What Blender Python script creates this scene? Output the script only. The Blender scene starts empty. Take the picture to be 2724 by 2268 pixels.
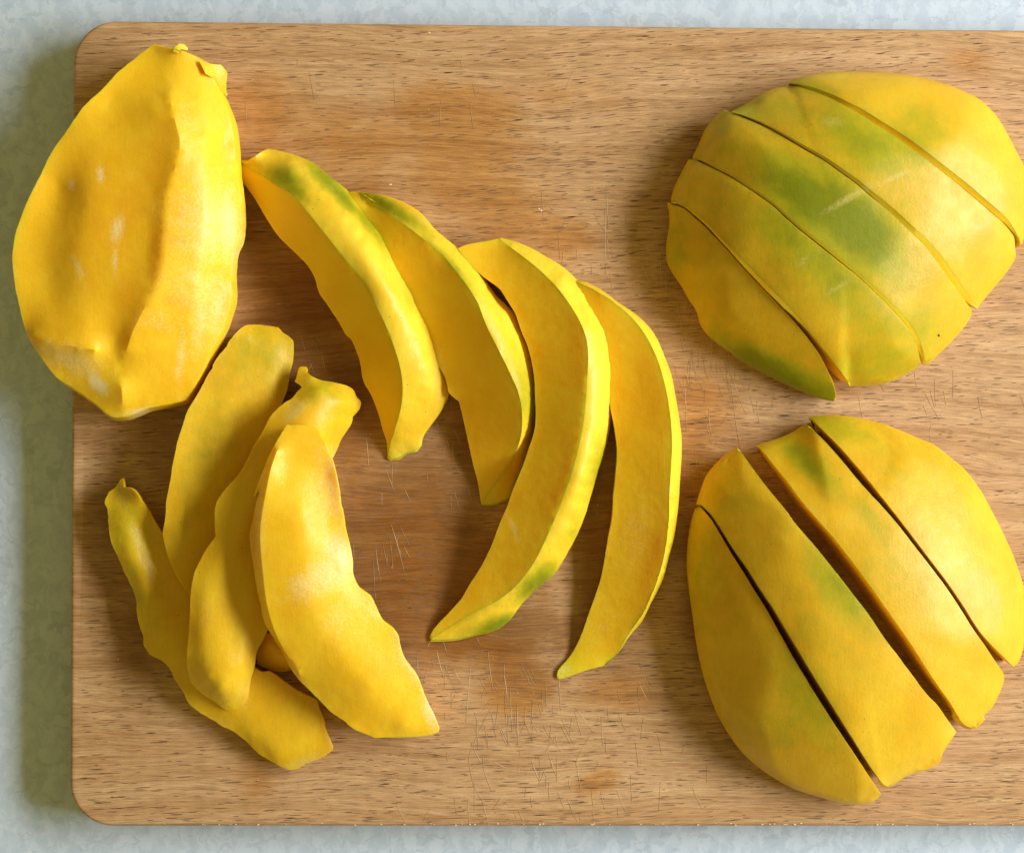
import bpy, bmesh, math, random
import numpy as np
from mathutils import Vector, Matrix, noise
from mathutils.geometry import delaunay_2d_cdt

random.seed(7)
sc = bpy.context.scene
COL = sc.collection

# ---------------------------------------------------------------- camera, light, exposure
W, H = 2724.0, 2268.0
D = 0.5                                    # camera height above the board top (metres)
FPX = D / 0.29 * W
CAM_ROT = (-0.001889, -0.02239319, 0.00510983)
cam_d = bpy.data.cameras.new("camera")
cam_d.sensor_width = 36.0
cam_d.lens = 36.0 * D / 0.29
cam_d.clip_start = 0.01
cam_d.clip_end = 50
cam = bpy.data.objects.new("camera", cam_d)
cam.location = (0, 0, D)
cam.rotation_euler = CAM_ROT
COL.objects.link(cam)
sc.camera = cam

world = bpy.data.worlds.new("World")
sc.world = world
world.use_nodes = True
bg = world.node_tree.nodes["Background"]
bg.inputs["Color"].default_value = (1.0, 0.83, 0.27, 1)
bg.inputs["Strength"].default_value = 0.27

def area_light(name, az, el, dist, sx, sy, power, color):
    d = bpy.data.lights.new(name, "AREA")
    d.shape = "RECTANGLE"; d.size = sx; d.size_y = sy
    d.energy = power; d.color = color
    o = bpy.data.objects.new(name, d)
    a, e = math.radians(az), math.radians(el)
    p = Vector((math.cos(e) * math.cos(a), math.cos(e) * math.sin(a), math.sin(e))) * dist
    o.location = p
    o.rotation_euler = (-p).to_track_quat("-Z", "Y").to_euler()
    COL.objects.link(o)
    return o
area_light("window_light", 7, 31, 1.2, 0.95, 0.28, 21.8, (0.95, 0.98, 1.05))

vs = sc.view_settings
vs.view_transform = "Standard"; vs.look = "None"; vs.exposure = 0.15; vs.gamma = 1.0
vs.use_curve_mapping = False

# ---------------------------------------------------------------- pixel -> place
RM = np.array(cam.rotation_euler.to_matrix())
def at(px, py, z=0.0):
    d = RM @ np.array([(px - W / 2) / FPX, -(py - H / 2) / FPX, -1.0])
    s = (z - D) / d[2]
    return np.array([d[0] * s, d[1] * s, z])

CROP = {"v": (0, 0, 2724 / 2099), "c1": (0, 80, 700 / 1165), "c2": (560, 350, 700 / 1360),
        "c3": (1100, 600, 800 / 1119), "c4": (250, 820, 750 / 1928), "c5": (250, 1200, 1000 / 1942),
        "c6": (1740, 150, 984 / 1811), "c7": (1780, 1070, 944 / 1460)}
def cp(c, pts):
    ox, oy, s = CROP[c]
    return [(ox + p[0] * s, oy + p[1] * s) + tuple(p[2:]) for p in pts]

# ---------------------------------------------------------------- node helpers
def new_mat(name):
    m = bpy.data.materials.new(name)
    m.use_nodes = True
    nt = m.node_tree
    for n in list(nt.nodes): nt.nodes.remove(n)
    out = nt.nodes.new("ShaderNodeOutputMaterial")
    b = nt.nodes.new("ShaderNodeBsdfPrincipled")
    nt.links.new(b.outputs[0], out.inputs[0])
    return m, nt, b

class NB:
    def __init__(s, nt): s.nt = nt
    def link(s, a, b): s.nt.links.new(a, b)
    def val(s, sock, v):
        if isinstance(v, bpy.types.NodeSocket): s.link(v, sock)
        else: sock.default_value = v
    def obj(s): return s.nt.nodes.new("ShaderNodeTexCoord").outputs["Object"]
    def attr(s, name):
        n = s.nt.nodes.new("ShaderNodeAttribute"); n.attribute_name = name
        return n.outputs["Fac"]
    def mapping(s, v, scale=(1, 1, 1), rot=(0, 0, 0), loc=(0, 0, 0)):
        n = s.nt.nodes.new("ShaderNodeMapping")
        s.link(v, n.inputs[0]); n.inputs["Scale"].default_value = scale
        n.inputs["Rotation"].default_value = rot; n.inputs["Location"].default_value = loc
        return n.outputs[0]
    def noise(s, v, scale=5, detail=3, rough=0.5, dist=0.0):
        n = s.nt.nodes.new("ShaderNodeTexNoise")
        s.link(v, n.inputs["Vector"]); n.inputs["Scale"].default_value = scale
        n.inputs["Detail"].default_value = detail; n.inputs["Roughness"].default_value = rough
        n.inputs["Distortion"].default_value = dist
        return n.outputs["Fac"], n.outputs["Color"]
    def voronoi(s, v, scale=5, feature="F1", rnd=1.0, dims="3D"):
        n = s.nt.nodes.new("ShaderNodeTexVoronoi"); n.feature = feature; n.voronoi_dimensions = dims
        s.link(v, n.inputs["Vector"]); n.inputs["Scale"].default_value = scale
        n.inputs["Randomness"].default_value = rnd
        return n.outputs
    def math(s, op, a, b=0.0, c=0.0, clamp=False):
        n = s.nt.nodes.new("ShaderNodeMath"); n.operation = op; n.use_clamp = clamp
        s.val(n.inputs[0], a); s.val(n.inputs[1], b); s.val(n.inputs[2], c)
        return n.outputs[0]
    def vmath(s, op, a, b):
        n = s.nt.nodes.new("ShaderNodeVectorMath"); n.operation = op
        s.val(n.inputs[0], a); s.val(n.inputs[1], b)
        return n.outputs[0]
    def sep(s, v):
        n = s.nt.nodes.new("ShaderNodeSeparateXYZ"); s.link(v, n.inputs[0]); return n.outputs
    def comb(s, x, y, z):
        n = s.nt.nodes.new("ShaderNodeCombineXYZ")
        s.val(n.inputs[0], x); s.val(n.inputs[1], y); s.val(n.inputs[2], z); return n.outputs[0]
    def ss(s, v, lo, hi, a=0.0, b=1.0):
        n = s.nt.nodes.new("ShaderNodeMapRange"); n.interpolation_type = "SMOOTHSTEP"
        s.val(n.inputs["Value"], v)
        n.inputs["From Min"].default_value = lo; n.inputs["From Max"].default_value = hi
        n.inputs["To Min"].default_value = a; n.inputs["To Max"].default_value = b
        return n.outputs[0]
    def mix(s, f, a, b, mode="MIX"):
        n = s.nt.nodes.new("ShaderNodeMix"); n.data_type = "RGBA"; n.blend_type = mode
        s.val(n.inputs["Factor"], f)
        for i, c in ((6, a), (7, b)):
            if isinstance(c, tuple) and len(c) == 3: c = c + (1,)
            s.val(n.inputs[i], c)
        return n.outputs[2]
    def bump(s, h, strength, dist, prev=None):
        n = s.nt.nodes.new("ShaderNodeBump")
        n.inputs["Strength"].default_value = strength; n.inputs["Distance"].default_value = dist
        s.link(h, n.inputs["Height"])
        if prev is not None: s.link(prev, n.inputs["Normal"])
        return n.outputs[0]

# ---------------------------------------------------------------- materials
def fruit_mat(name, base, deep, rind=False):
    m, nt, b = new_mat(name); N = NB(nt)
    co = N.obj()
    n1, _ = N.noise(co, 70, 4, 0.55)
    n2, _ = N.noise(co, 260, 4, 0.6)
    n3, _ = N.noise(co, 1500, 3, 0.6)
    fib, _ = N.noise(N.mapping(co, (1400, 260, 500), (0, 0, 0.6)), 1.0, 3, 0.6)
    c = N.mix(N.ss(n1, 0.30, 0.74), base, deep)
    if rind:
        g = N.math("MULTIPLY", N.attr("green"), 1.35)
        gn = N.math("ADD", g, N.math("MULTIPLY", N.math("SUBTRACT", n2, 0.5), 0.75))
        gn = N.math("ADD", gn, N.math("MULTIPLY", N.math("SUBTRACT", n1, 0.5), 0.45))
        c = N.mix(N.ss(gn, 0.02, 0.95), c, (0.43, 0.380, 0.007))
        c = N.mix(N.math("MULTIPLY", N.ss(gn, 0.70, 1.45), 0.80), c, (0.19, 0.225, 0.003))
        hair, _ = N.noise(N.mapping(co, (2600, 420, 900), (0, 0, -0.5)), 1.0, 2, 0.5)
        c = N.mix(N.math("MULTIPLY", N.ss(hair, 0.62, 0.80), 0.12), c, (0.68, 0.53, 0.13))
        stk, _ = N.noise(N.mapping(co, (900, 170, 500), (0, 0, -0.75)), 1.0, 4, 0.65)
        c = N.mix(0.28, c, N.mix(1.0, c, N.mix(stk, (0.62, 0.62, 0.62), (1.38, 1.38, 1.38)), "MULTIPLY"))
        fl = N.voronoi(co, 620, "F1")
        sp = N.math("MULTIPLY", N.math("LESS_THAN", fl["Distance"], 0.10),
                    N.math("GREATER_THAN", N.sep(fl["Color"])[0], 0.955))
        c = N.mix(N.math("MULTIPLY", sp, 0.75), c, (0.08, 0.045, 0.01))
    else:
        dp = N.attr("deep")
        c = N.mix(N.ss(N.math("ADD", dp, N.math("MULTIPLY", N.math("SUBTRACT", n2, 0.5), 0.35)), 0.1, 1.0), c, (0.78, 0.36, 0.004))
        c = N.mix(N.math("MULTIPLY", N.ss(fib, 0.55, 0.75), 0.16), c, (0.92, 0.70, 0.12))
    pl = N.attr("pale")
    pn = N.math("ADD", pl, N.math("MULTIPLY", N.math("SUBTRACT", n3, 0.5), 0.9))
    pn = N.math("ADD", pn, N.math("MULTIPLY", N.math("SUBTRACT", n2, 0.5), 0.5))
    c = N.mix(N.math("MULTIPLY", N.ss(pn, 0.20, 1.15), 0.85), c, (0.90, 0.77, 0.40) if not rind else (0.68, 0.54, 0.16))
    c = N.mix(0.10, c, N.mix(1.0, c, N.mix(n3, (0.55, 0.55, 0.55), (1.4, 1.4, 1.4)), "MULTIPLY"))
    N.link(c, b.inputs["Base Color"])
    b.inputs["Roughness"].default_value = 0.48
    N.link(N.ss(n2, 0.3, 0.7, 0.42, 0.58), b.inputs["Roughness"])
    b.inputs["Specular IOR Level"].default_value = 0.24
    b.inputs["Coat Weight"].default_value = 0.13
    b.inputs["Coat Roughness"].default_value = 0.20
    b.inputs["Subsurface Weight"].default_value = 0.75
    b.inputs["Subsurface Radius"].default_value = (1.0, 0.55, 0.10)
    b.inputs["Subsurface Scale"].default_value = 0.0014 if rind else 0.0030
    nb = N.bump(n2, 0.14, 0.0006)
    nb = N.bump(fib, 0.12, 0.0003, nb)
    nb = N.bump(n3, 0.25, 0.0002, nb)
    N.link(nb, b.inputs["Normal"])
    N.link(N.bump(n3, 0.30, 0.0003, nb), b.inputs["Coat Normal"])
    return m

M_FLESH = fruit_mat("mango_flesh", (0.94, 0.610, 0.022), (0.90, 0.52, 0.010))
M_TRIM = fruit_mat("mango_trimming", (0.78, 0.520, 0.016), (0.76, 0.44, 0.008), True)
M_SKIN = fruit_mat("mango_thinly_peeled_side", (0.88, 0.630, 0.036), (0.85, 0.55, 0.020), True)
M_RIND = fruit_mat("mango_peeled_side", (0.75, 0.485, 0.018), (0.73, 0.40, 0.009), True)

def wood_mat():
    m, nt, b = new_mat("beech_wood"); N = NB(nt)
    co = N.obj()
    x, y, z = N.sep(co)
    wv, _ = N.noise(N.mapping(co, (9, 16, 9)), 1.0, 2, 0.5)
    wv2, _ = N.noise(N.mapping(co, (40, 60, 40)), 1.0, 2, 0.5)
    yy = N.math("ADD", y, N.math("MULTIPLY", N.math("SUBTRACT", wv, 0.5), 0.016))
    yy = N.math("ADD", yy, N.math("MULTIPLY", N.math("SUBTRACT", wv2, 0.5), 0.0010))
    g = N.comb(x, yy, z)
    # growth bands
    b1, _ = N.noise(N.mapping(g, (5, 120, 60)), 1.0, 4, 0.6)
    b2, _ = N.noise(N.mapping(g, (22, 620, 300)), 1.0, 3, 0.6)
    b3, _ = N.noise(N.mapping(g, (140, 2600, 900)), 1.0, 3, 0.65)
    gr, _ = N.noise(co, 2600, 2, 0.7)
    c = N.mix(N.ss(b1, 0.34, 0.68), (0.575, 0.348, 0.166), (0.475, 0.262, 0.108))
    c = N.mix(N.math("MULTIPLY", N.ss(b2, 0.48, 0.70), 0.50), c, (0.320, 0.160, 0.052))
    c = N.mix(N.math("MULTIPLY", N.ss(b2, 0.50, 0.28), 0.45), c, (0.65, 0.44, 0.21))
    c = N.mix(0.95, c, N.mix(1.0, c, N.mix(b3, (0.28, 0.25, 0.22), (1.72, 1.75, 1.8)), "MULTIPLY"))
    c = N.mix(0.45, c, N.mix(1.0, c, N.mix(gr, (0.4, 0.4, 0.4), (1.6, 1.6, 1.6)), "MULTIPLY"))
    # short dark ray flecks
    masks = []
    rj, _ = N.noise(N.comb(0.0, N.math("MULTIPLY", yy, 40), 0.0), 1.0, 2, 0.6)
    xj = N.math("ADD", x, N.math("MULTIPLY", rj, 0.03))
    for (fx, fy, th, keep, off, rot) in ((165, 2900, 0.32, 0.60, 0.0, -0.05), (250, 3900, 0.32, 0.62, 7.3, -0.02), (100, 2000, 0.26, 0.66, 3.1, -0.04)):
        v = N.mapping(N.comb(xj, N.math("ADD", yy, N.math("MULTIPLY", x, rot)), 0.0), (fx, fy, 1), (0, 0, 0), (off, off * 2, 0))
        vo = N.voronoi(v, 1.0, "F1", 0.95, "2D")
        cr = N.sep(vo["Color"])
        lim = N.math("MULTIPLY", th, N.math("ADD", 0.5, cr[1]))
        edge = N.math("DIVIDE", N.math("SUBTRACT", lim, vo["Distance"]), 0.10)
        edge = N.math("MAXIMUM", 0.0, N.math("MINIMUM", 1.0, edge))
        k = N.ss(cr[0], keep, keep + 0.35)
        masks.append(N.math("MULTIPLY", edge, k))
    fk = N.math("MULTIPLY", N.math("MAXIMUM", N.math("MAXIMUM", masks[0], masks[1]), masks[2]), 0.32)
    st = N.attr("stain")
    sn, _ = N.noise(co, 55, 4, 0.6)
    stn = N.math("MULTIPLY", N.ss(N.math("ADD", st, N.math("MULTIPLY", N.math("SUBTRACT", sn, 0.5), 0.9)), 0.08, 0.65), 0.80)
    c = N.mix(stn, c, N.mix(1.0, c, (0.84, 0.62, 0.30), "MULTIPLY"))
    shade_f = N.ss(N.math("ADD", N.attr("painted_shade"), N.math("MULTIPLY", N.math("SUBTRACT", sn, 0.5), 0.5)), 0.05, 0.85)
    c = N.mix(N.math("MULTIPLY", shade_f, 0.88), c, N.mix(1.0, c, (0.46, 0.34, 0.17), "MULTIPLY"))  # shade between the fruit, put into the wood colour
    c = N.mix(N.math("MULTIPLY", fk, 0.86), c, (0.120, 0.052, 0.016))
    N.link(c, b.inputs["Base Color"])
    N.link(N.math("SUBTRACT", N.ss(stn, 0.0, 0.6, 0.62, 0.45), N.math("MULTIPLY", shade_f, 0.10)), b.inputs["Roughness"])
    b.inputs["Specular IOR Level"].default_value = 0.3
    h = N.math("SUBTRACT", N.math("ADD", N.math("MULTIPLY", b3, 0.5), N.math("MULTIPLY", gr, 0.35)), N.math("MULTIPLY", fk, 0.8))
    N.link(N.bump(h, 0.55, 0.00018), b.inputs["Normal"])
    return m
M_WOOD = wood_mat()

def simple_mat(name, col, rough=0.6):
    m, nt, b = new_mat(name); N = NB(nt)
    n, _ = N.noise(N.obj(), 900, 3, 0.6)
    N.link(N.mix(n, tuple(c * 0.75 for c in col), tuple(min(1, c * 1.25) for c in col)), b.inputs["Base Color"])
    b.inputs["Roughness"].default_value = rough
    return m
M_SCRATCH = simple_mat("raised_wood_fibre", (0.64, 0.455, 0.25), 0.6)
M_FLECK = simple_mat("dark_ray_tissue", (0.205, 0.105, 0.043), 0.7)
M_SPOT = simple_mat("brown_spot", (0.16, 0.05, 0.01), 0.5)
M_CRUMB = simple_mat("pale_fibre", (0.80, 0.62, 0.34), 0.6)

def counter_mat():
    m, nt, b = new_mat("mottled_laminate"); N = NB(nt)
    co = N.obj()
    _, dc = N.noise(co, 150, 4, 0.65)
    d = N.vmath("ADD", co, N.vmath("MULTIPLY", N.vmath("SUBTRACT", dc, (0.5, 0.5, 0.5)), (0.010, 0.010, 0.0)))
    a, _ = N.noise(N.mapping(d, (300, 150, 1), (0, 0, 0.5)), 1.0, 3, 0.6)
    a2, _ = N.noise(N.mapping(d, (160, 430, 1), (0, 0, -0.75), (4, 2, 0)), 1.0, 3, 0.6)
    a3, _ = N.noise(N.mapping(d, (460, 170, 1), (0, 0, 1.0), (9, 5, 0)), 1.0, 3, 0.6)
    n1, _ = N.noise(co, 40, 4, 0.6)
    n2, _ = N.noise(co, 1100, 3, 0.7)
    c = N.mix(N.ss(a, 0.42, 0.60), (0.500, 0.590, 0.680), (0.590, 0.675, 0.760))
    c = N.mix(N.math("MULTIPLY", N.ss(a2, 0.56, 0.61), 0.60), c, (0.430, 0.505, 0.570))
    c = N.mix(N.math("MULTIPLY", N.ss(a3, 0.57, 0.62), 0.60), c, (0.625, 0.700, 0.775))
    c = N.mix(N.math("MULTIPLY", N.ss(n1, 0.4, 0.7), 0.30), c, (0.580, 0.660, 0.735))
    c = N.mix(0.12, c, N.mix(1.0, c, N.mix(n2, (0.6, 0.6, 0.6), (1.4, 1.4, 1.4)), "MULTIPLY"))
    N.link(c, b.inputs["Base Color"])
    b.inputs["Roughness"].default_value = 0.5
    b.inputs["Specular IOR Level"].default_value = 0.35
    N.link(N.bump(n2, 0.08, 0.0002), b.inputs["Normal"])
    return m
M_COUNTER = counter_mat()

# ---------------------------------------------------------------- object helpers
def link_mesh(name, verts, faces, mat, parent=None, smooth=True, attrs=None, fix=True):
    me = bpy.data.meshes.new(name)
    me.from_pydata([tuple(v) for v in verts], [], faces)
    if fix:
        bm = bmesh.new(); bm.from_mesh(me)
        bmesh.ops.recalc_face_normals(bm, faces=bm.faces)
        bm.to_mesh(me); bm.free()
    me.materials.append(mat)
    if smooth: me.polygons.foreach_set("use_smooth", [True] * len(me.polygons))
    for k, a in (attrs or {}).items():
        at_ = me.attributes.new(k, "FLOAT", "POINT")
        at_.data.foreach_set("value", np.asarray(a, dtype=np.float32))
    me.update()
    o = bpy.data.objects.new(name, me)
    COL.objects.link(o)
    if parent: o.parent = parent
    return o

def tag(o, label=None, cat=None, group=None, kind=None):
    if label: o["label"] = label
    if cat: o["category"] = cat
    if group: o["group"] = group
    if kind: o["kind"] = kind
    return o

def empty(name, loc):
    o = bpy.data.objects.new(name, None)
    o.location = loc; o.empty_display_size = 0.01
    COL.objects.link(o)
    return o

# ---------------------------------------------------------------- painted-in colour (greenness, pale fibre and highlights, depth of flesh)
def blobs(c, lst, k=1.0):
    out = []
    ox, oy, s = CROP[c]
    for (x, y, rx, ry, rot, st) in lst:
        out.append((ox + x * s, oy + y * s, rx * s * k, ry * s * k, math.radians(rot), st))
    return out
GREEN = (blobs("c6", [
    (1050, 430, 170, 80, 35, .60), (1210, 450, 130, 70, 20, .55), (940, 320, 110, 60, 20, .30), (760, 690, 170, 70, 38, .95),
    (950, 790, 190, 90, 42, 1.0), (1075, 900, 110, 75, 50, .85), (1180, 1040, 110, 80, 30, .45), (600, 640, 110, 50, 35, .45),
    (640, 860, 130, 75, 40, .55), (780, 960, 150, 80, 40, .62), (900, 1090, 150, 80, 40, .55), (1050, 1230, 160, 100, 40, .42),
    (400, 440, 110, 70, 0, .28), (430, 270, 90, 40, 15, .45), (340, 330, 60, 60, 0, .40), (600, 260, 160, 60, 20, .35), (560, 1530, 170, 45, 27, 1.0),
    (800, 1625, 120, 40, 20, .75), (350, 1410, 90, 45, 40, .55), (1330, 340, 100, 50, 30, .45), (1480, 640, 130, 60, 45, .30),
    (1100, 1500, 200, 80, -10, .42), (1290, 1330, 110, 90, 0, .42), (110, 950, 35, 120, 0, .40), (760, 150, 90, 25, 10, .45),
    (1360, 1180, 90, 120, 0, .25), (700, 1400, 90, 60, 50, .22), (500, 1250, 150, 80, 45, .15), (880, 1250, 60, 90, -40, .2), (800, 760, 460, 360, 38, .34)], 1.45) +
    blobs("c7", [
    (715, 770, 55, 130, -38, 0.58), (640, 660, 45, 80, -40, 0.39), (560, 240, 85, 32, 40, 0.66), (640, 310, 70, 28, 45, 0.51), (470, 190, 80, 30, 0, 0.27),
    (680, 105, 110, 32, 15, 0.51), (830, 480, 90, 30, 50, 0.39), (960, 660, 130, 60, 50, 0.30), (300, 390, 70, 60, 0, 0.28), (140, 700, 60, 170, 0, 0.33),
    (570, 1210, 60, 150, -32, 0.45), (480, 1330, 70, 60, 0, 0.33), (860, 190, 110, 40, 30, 0.23), (960, 310, 80, 50, 40, 0.27),
    (870, 700, 150, 70, 50, 0.20), (600, 950, 90, 110, -40, 0.20), (250, 1250, 80, 150, -30, 0.17), (520, 820, 200, 460, -35, 0.17)], 1.4) +
    blobs("c2", [
    (385, 240, 80, 50, 20, .85), (430, 305, 75, 35, 40, .80), (590, 235, 100, 40, 45, .85), (680, 335, 100, 28, 50, .95),
    (800, 450, 90, 28, 50, .75), (880, 560, 80, 26, 55, .65), (1060, 850, 50, 110, -20, .42), (790, 860, 40, 150, -25, .25),
    (940, 400, 190, 26, 32, .70), (780, 330, 80, 22, 10, .55), (1240, 700, 150, 26, 48, .75), (1330, 830, 80, 40, 50, .5)]) +
    blobs("c3", [
    (460, 1330, 75, 36, -45, .95), (330, 1480, 95, 26, -18, 1.0), (690, 880, 30, 110, 15, .55), (740, 1610, 60, 26, -30, .9),
    (600, 1130, 40, 90, 25, .35), (400, 620, 60, 160, -15, .55)]) +
    blobs("c4", [
    (1150, 300, 260, 200, 0, .34), (800, 900, 200, 420, 20, .24), (1560, 560, 190, 100, 20, .36), (180, 1400, 140, 260, 0, .28), (620, 1450, 140, 260, 10, .14),
    (1650, 750, 100, 160, 0, .28)]) +
    blobs("c5", [(180, 420, 120, 240, -20, .32), (260, 800, 90, 200, -20, .24)]))
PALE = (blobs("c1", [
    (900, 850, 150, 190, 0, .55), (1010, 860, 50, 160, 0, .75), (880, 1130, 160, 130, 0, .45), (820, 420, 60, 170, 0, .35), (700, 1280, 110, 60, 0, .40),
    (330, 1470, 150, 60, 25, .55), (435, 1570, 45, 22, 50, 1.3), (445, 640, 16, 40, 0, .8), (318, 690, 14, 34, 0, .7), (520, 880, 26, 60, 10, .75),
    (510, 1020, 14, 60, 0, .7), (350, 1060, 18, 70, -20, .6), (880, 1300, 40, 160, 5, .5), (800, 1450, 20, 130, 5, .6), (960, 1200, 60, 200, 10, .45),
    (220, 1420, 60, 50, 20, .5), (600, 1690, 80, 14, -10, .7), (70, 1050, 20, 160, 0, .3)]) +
    blobs("c5", [  # fibre, plus painted highlights on strip edges and crests
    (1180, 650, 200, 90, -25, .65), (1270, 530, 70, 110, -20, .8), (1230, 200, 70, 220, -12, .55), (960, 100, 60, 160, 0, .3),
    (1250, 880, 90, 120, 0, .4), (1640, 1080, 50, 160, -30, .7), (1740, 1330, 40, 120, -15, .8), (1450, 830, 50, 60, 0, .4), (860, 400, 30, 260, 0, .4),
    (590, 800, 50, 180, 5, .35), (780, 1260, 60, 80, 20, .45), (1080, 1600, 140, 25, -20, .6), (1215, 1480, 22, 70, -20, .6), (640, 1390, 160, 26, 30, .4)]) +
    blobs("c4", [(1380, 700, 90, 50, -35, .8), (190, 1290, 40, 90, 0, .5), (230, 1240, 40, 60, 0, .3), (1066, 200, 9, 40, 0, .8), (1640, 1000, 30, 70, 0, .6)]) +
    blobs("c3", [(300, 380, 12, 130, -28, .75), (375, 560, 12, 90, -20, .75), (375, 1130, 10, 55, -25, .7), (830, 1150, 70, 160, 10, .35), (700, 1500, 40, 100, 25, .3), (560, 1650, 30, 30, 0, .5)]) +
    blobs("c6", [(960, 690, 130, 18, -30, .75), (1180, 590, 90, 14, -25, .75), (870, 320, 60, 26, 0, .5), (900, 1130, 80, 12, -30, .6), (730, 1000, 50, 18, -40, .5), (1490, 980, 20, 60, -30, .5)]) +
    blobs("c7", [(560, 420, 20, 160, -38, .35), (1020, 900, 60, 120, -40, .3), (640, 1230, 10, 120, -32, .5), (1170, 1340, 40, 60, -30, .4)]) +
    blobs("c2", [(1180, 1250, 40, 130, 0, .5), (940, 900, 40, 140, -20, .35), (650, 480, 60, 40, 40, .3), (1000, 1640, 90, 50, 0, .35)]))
DEEP = (blobs("c1", [
    (420, 800, 300, 420, 8, .42), (560, 800, 130, 200, 10, .55), (690, 620, 70, 200, 10, .6), (560, 1200, 90, 200, 15, .55), (420, 520, 90, 80, 0, .4), (690, 950, 45, 200, 5, .7),
    (800, 1210, 140, 40, 15, .4), (600, 1440, 130, 40, 0, .35), (300, 820, 120, 90, 0, .25), (780, 930, 100, 20, 0, .4)]) +
    blobs("c3", [(620, 420, 40, 160, 0, .6), (560, 950, 40, 160, 20, .5), (900, 1250, 50, 180, 15, .7), (880, 600, 60, 200, -10, .5), (690, 350, 70, 150, -20, .4), (320, 1030, 80, 80, 0, .45)]) +
    blobs("c5", [(780, 400, 90, 300, -5, .5), (1380, 1200, 60, 160, 40, .35), (1020, 200, 120, 100, 0, .2), (1200, 1000, 80, 60, 0, .25), (950, 1060, 100, 80, 0, .5), (820, 380, 20, 400, 0, .7)]))
def ev(lst, px, py):
    v = np.zeros(len(px))
    for (x, y, rx, ry, rot, st) in lst:
        dx, dy = px - x, py - y
        c, s = math.cos(rot), math.sin(rot)
        u, w = (dx * c + dy * s) / rx, (-dx * s + dy * c) / ry
        v = np.maximum(v, st * np.exp(-0.6 * (u * u + w * w))) + 0.12 * st * np.exp(-0.6 * (u * u + w * w))
    return v

# ---------------------------------------------------------------- solid builder
def fillz(pts, closed, default):
    """third coordinate (height in mm) is given at some points and interpolated along the line between them"""
    n = len(pts)
    known = [i for i in range(n) if len(pts[i]) > 2]
    if not known: return [(p[0], p[1], default) for p in pts]
    cum = [0.0]
    for i in range(1, n): cum.append(cum[-1] + math.hypot(pts[i][0] - pts[i-1][0], pts[i][1] - pts[i-1][1]))
    tot = cum[-1] + math.hypot(pts[0][0] - pts[-1][0], pts[0][1] - pts[-1][1])
    xs = [cum[i] for i in known]; zs = [pts[i][2] for i in known]
    if closed:
        xs = [xs[-1] - tot] + xs + [xs[0] + tot]; zs = [zs[-1]] + zs + [zs[0]]
    zz = np.interp(cum, xs, zs)
    return [(pts[i][0], pts[i][1], float(zz[i])) for i in range(n)]

def resample(pts, step, closed):
    """arc length resampling keeping sharp corners; returns (n,3)"""
    P = np.array(pts)
    n = len(P)
    if closed: P2 = np.vstack([P, P[:1]])
    else: P2 = P
    # centripetal-ish smoothing by Catmull-Rom except at sharp corners
    def corner(i):
        a = P[(i - 1) % n]; b_ = P[i % n]; c = P[(i + 1) % n]
        u = b_[:2] - a[:2]; v = c[:2] - b_[:2]
        d = np.dot(u, v) / (np.linalg.norm(u) * np.linalg.norm(v) + 1e-9)
        return d < 0.90
    dense = []
    segs = n if closed else n - 1
    for i in range(segs):
        p1 = P[i]; p2 = P[(i + 1) % n]
        L = np.linalg.norm(p2[:2] - p1[:2])
        if closed or 0 < i: t1 = (p2 - P[(i - 1) % n]) * 0.5
        else: t1 = p2 - p1
        if closed or i < n - 2: t2 = (P[(i + 2) % n] - p1) * 0.5
        else: t2 = p2 - p1
        if (closed or i > 0) and corner(i): t1 = p2 - p1
        if (closed or i < n - 2) and corner(i + 1): t2 = p2 - p1
        for t in (t1, t2):
            l = np.linalg.norm(t[:2])
            if l > L: t *= L / l
        for k in range(8):
            t = k / 8.0
            h = (2*t**3 - 3*t*t + 1) * p1 + (t**3 - 2*t*t + t) * t1 + (-2*t**3 + 3*t*t) * p2 + (t**3 - t*t) * t2
            dense.append(h)
    dense.append(P2[-1])
    dense = np.array(dense)
    L = np.concatenate([[0], np.cumsum(np.linalg.norm(np.diff(dense[:, :2], axis=0), axis=1))])
    m = max(3, int(round(L[-1] / step)))
    s = np.linspace(0, L[-1], m + 1)
    out = np.stack([np.interp(s, L, dense[:, k]) for k in range(3)], 1)
    return out[:-1] if closed else out

def inside(px, py, poly):
    r = np.zeros(len(px), bool)
    n = len(poly)
    for i in range(n):
        x1, y1 = poly[i][0], poly[i][1]; x2, y2 = poly[(i + 1) % n][0], poly[(i + 1) % n][1]
        cond = ((y1 > py) != (y2 > py))
        with np.errstate(divide="ignore", invalid="ignore"):
            xi = (x2 - x1) * (py - y1) / (y2 - y1) + x1
        r ^= cond & (px < xi)
    return r

def jag(P, amp, seed):
    """small irregularities of a knife-cut or torn edge (pixels)"""
    Q = P.copy(); n = len(P)
    for i in range(n):
        t = P[(i + 1) % n, :2] - P[i - 1, :2]
        l = np.linalg.norm(t) + 1e-9
        nn = np.array([t[1], -t[0]]) / l
        a = noise.noise((P[i, 0] * 0.045 + seed, P[i, 1] * 0.045, seed * 1.7)) * 0.35 + noise.noise((P[i, 0] * 0.14, P[i, 1] * 0.14 + seed, 3.3)) * 0.8
        Q[i, :2] += nn * a * amp
    return Q

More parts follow.
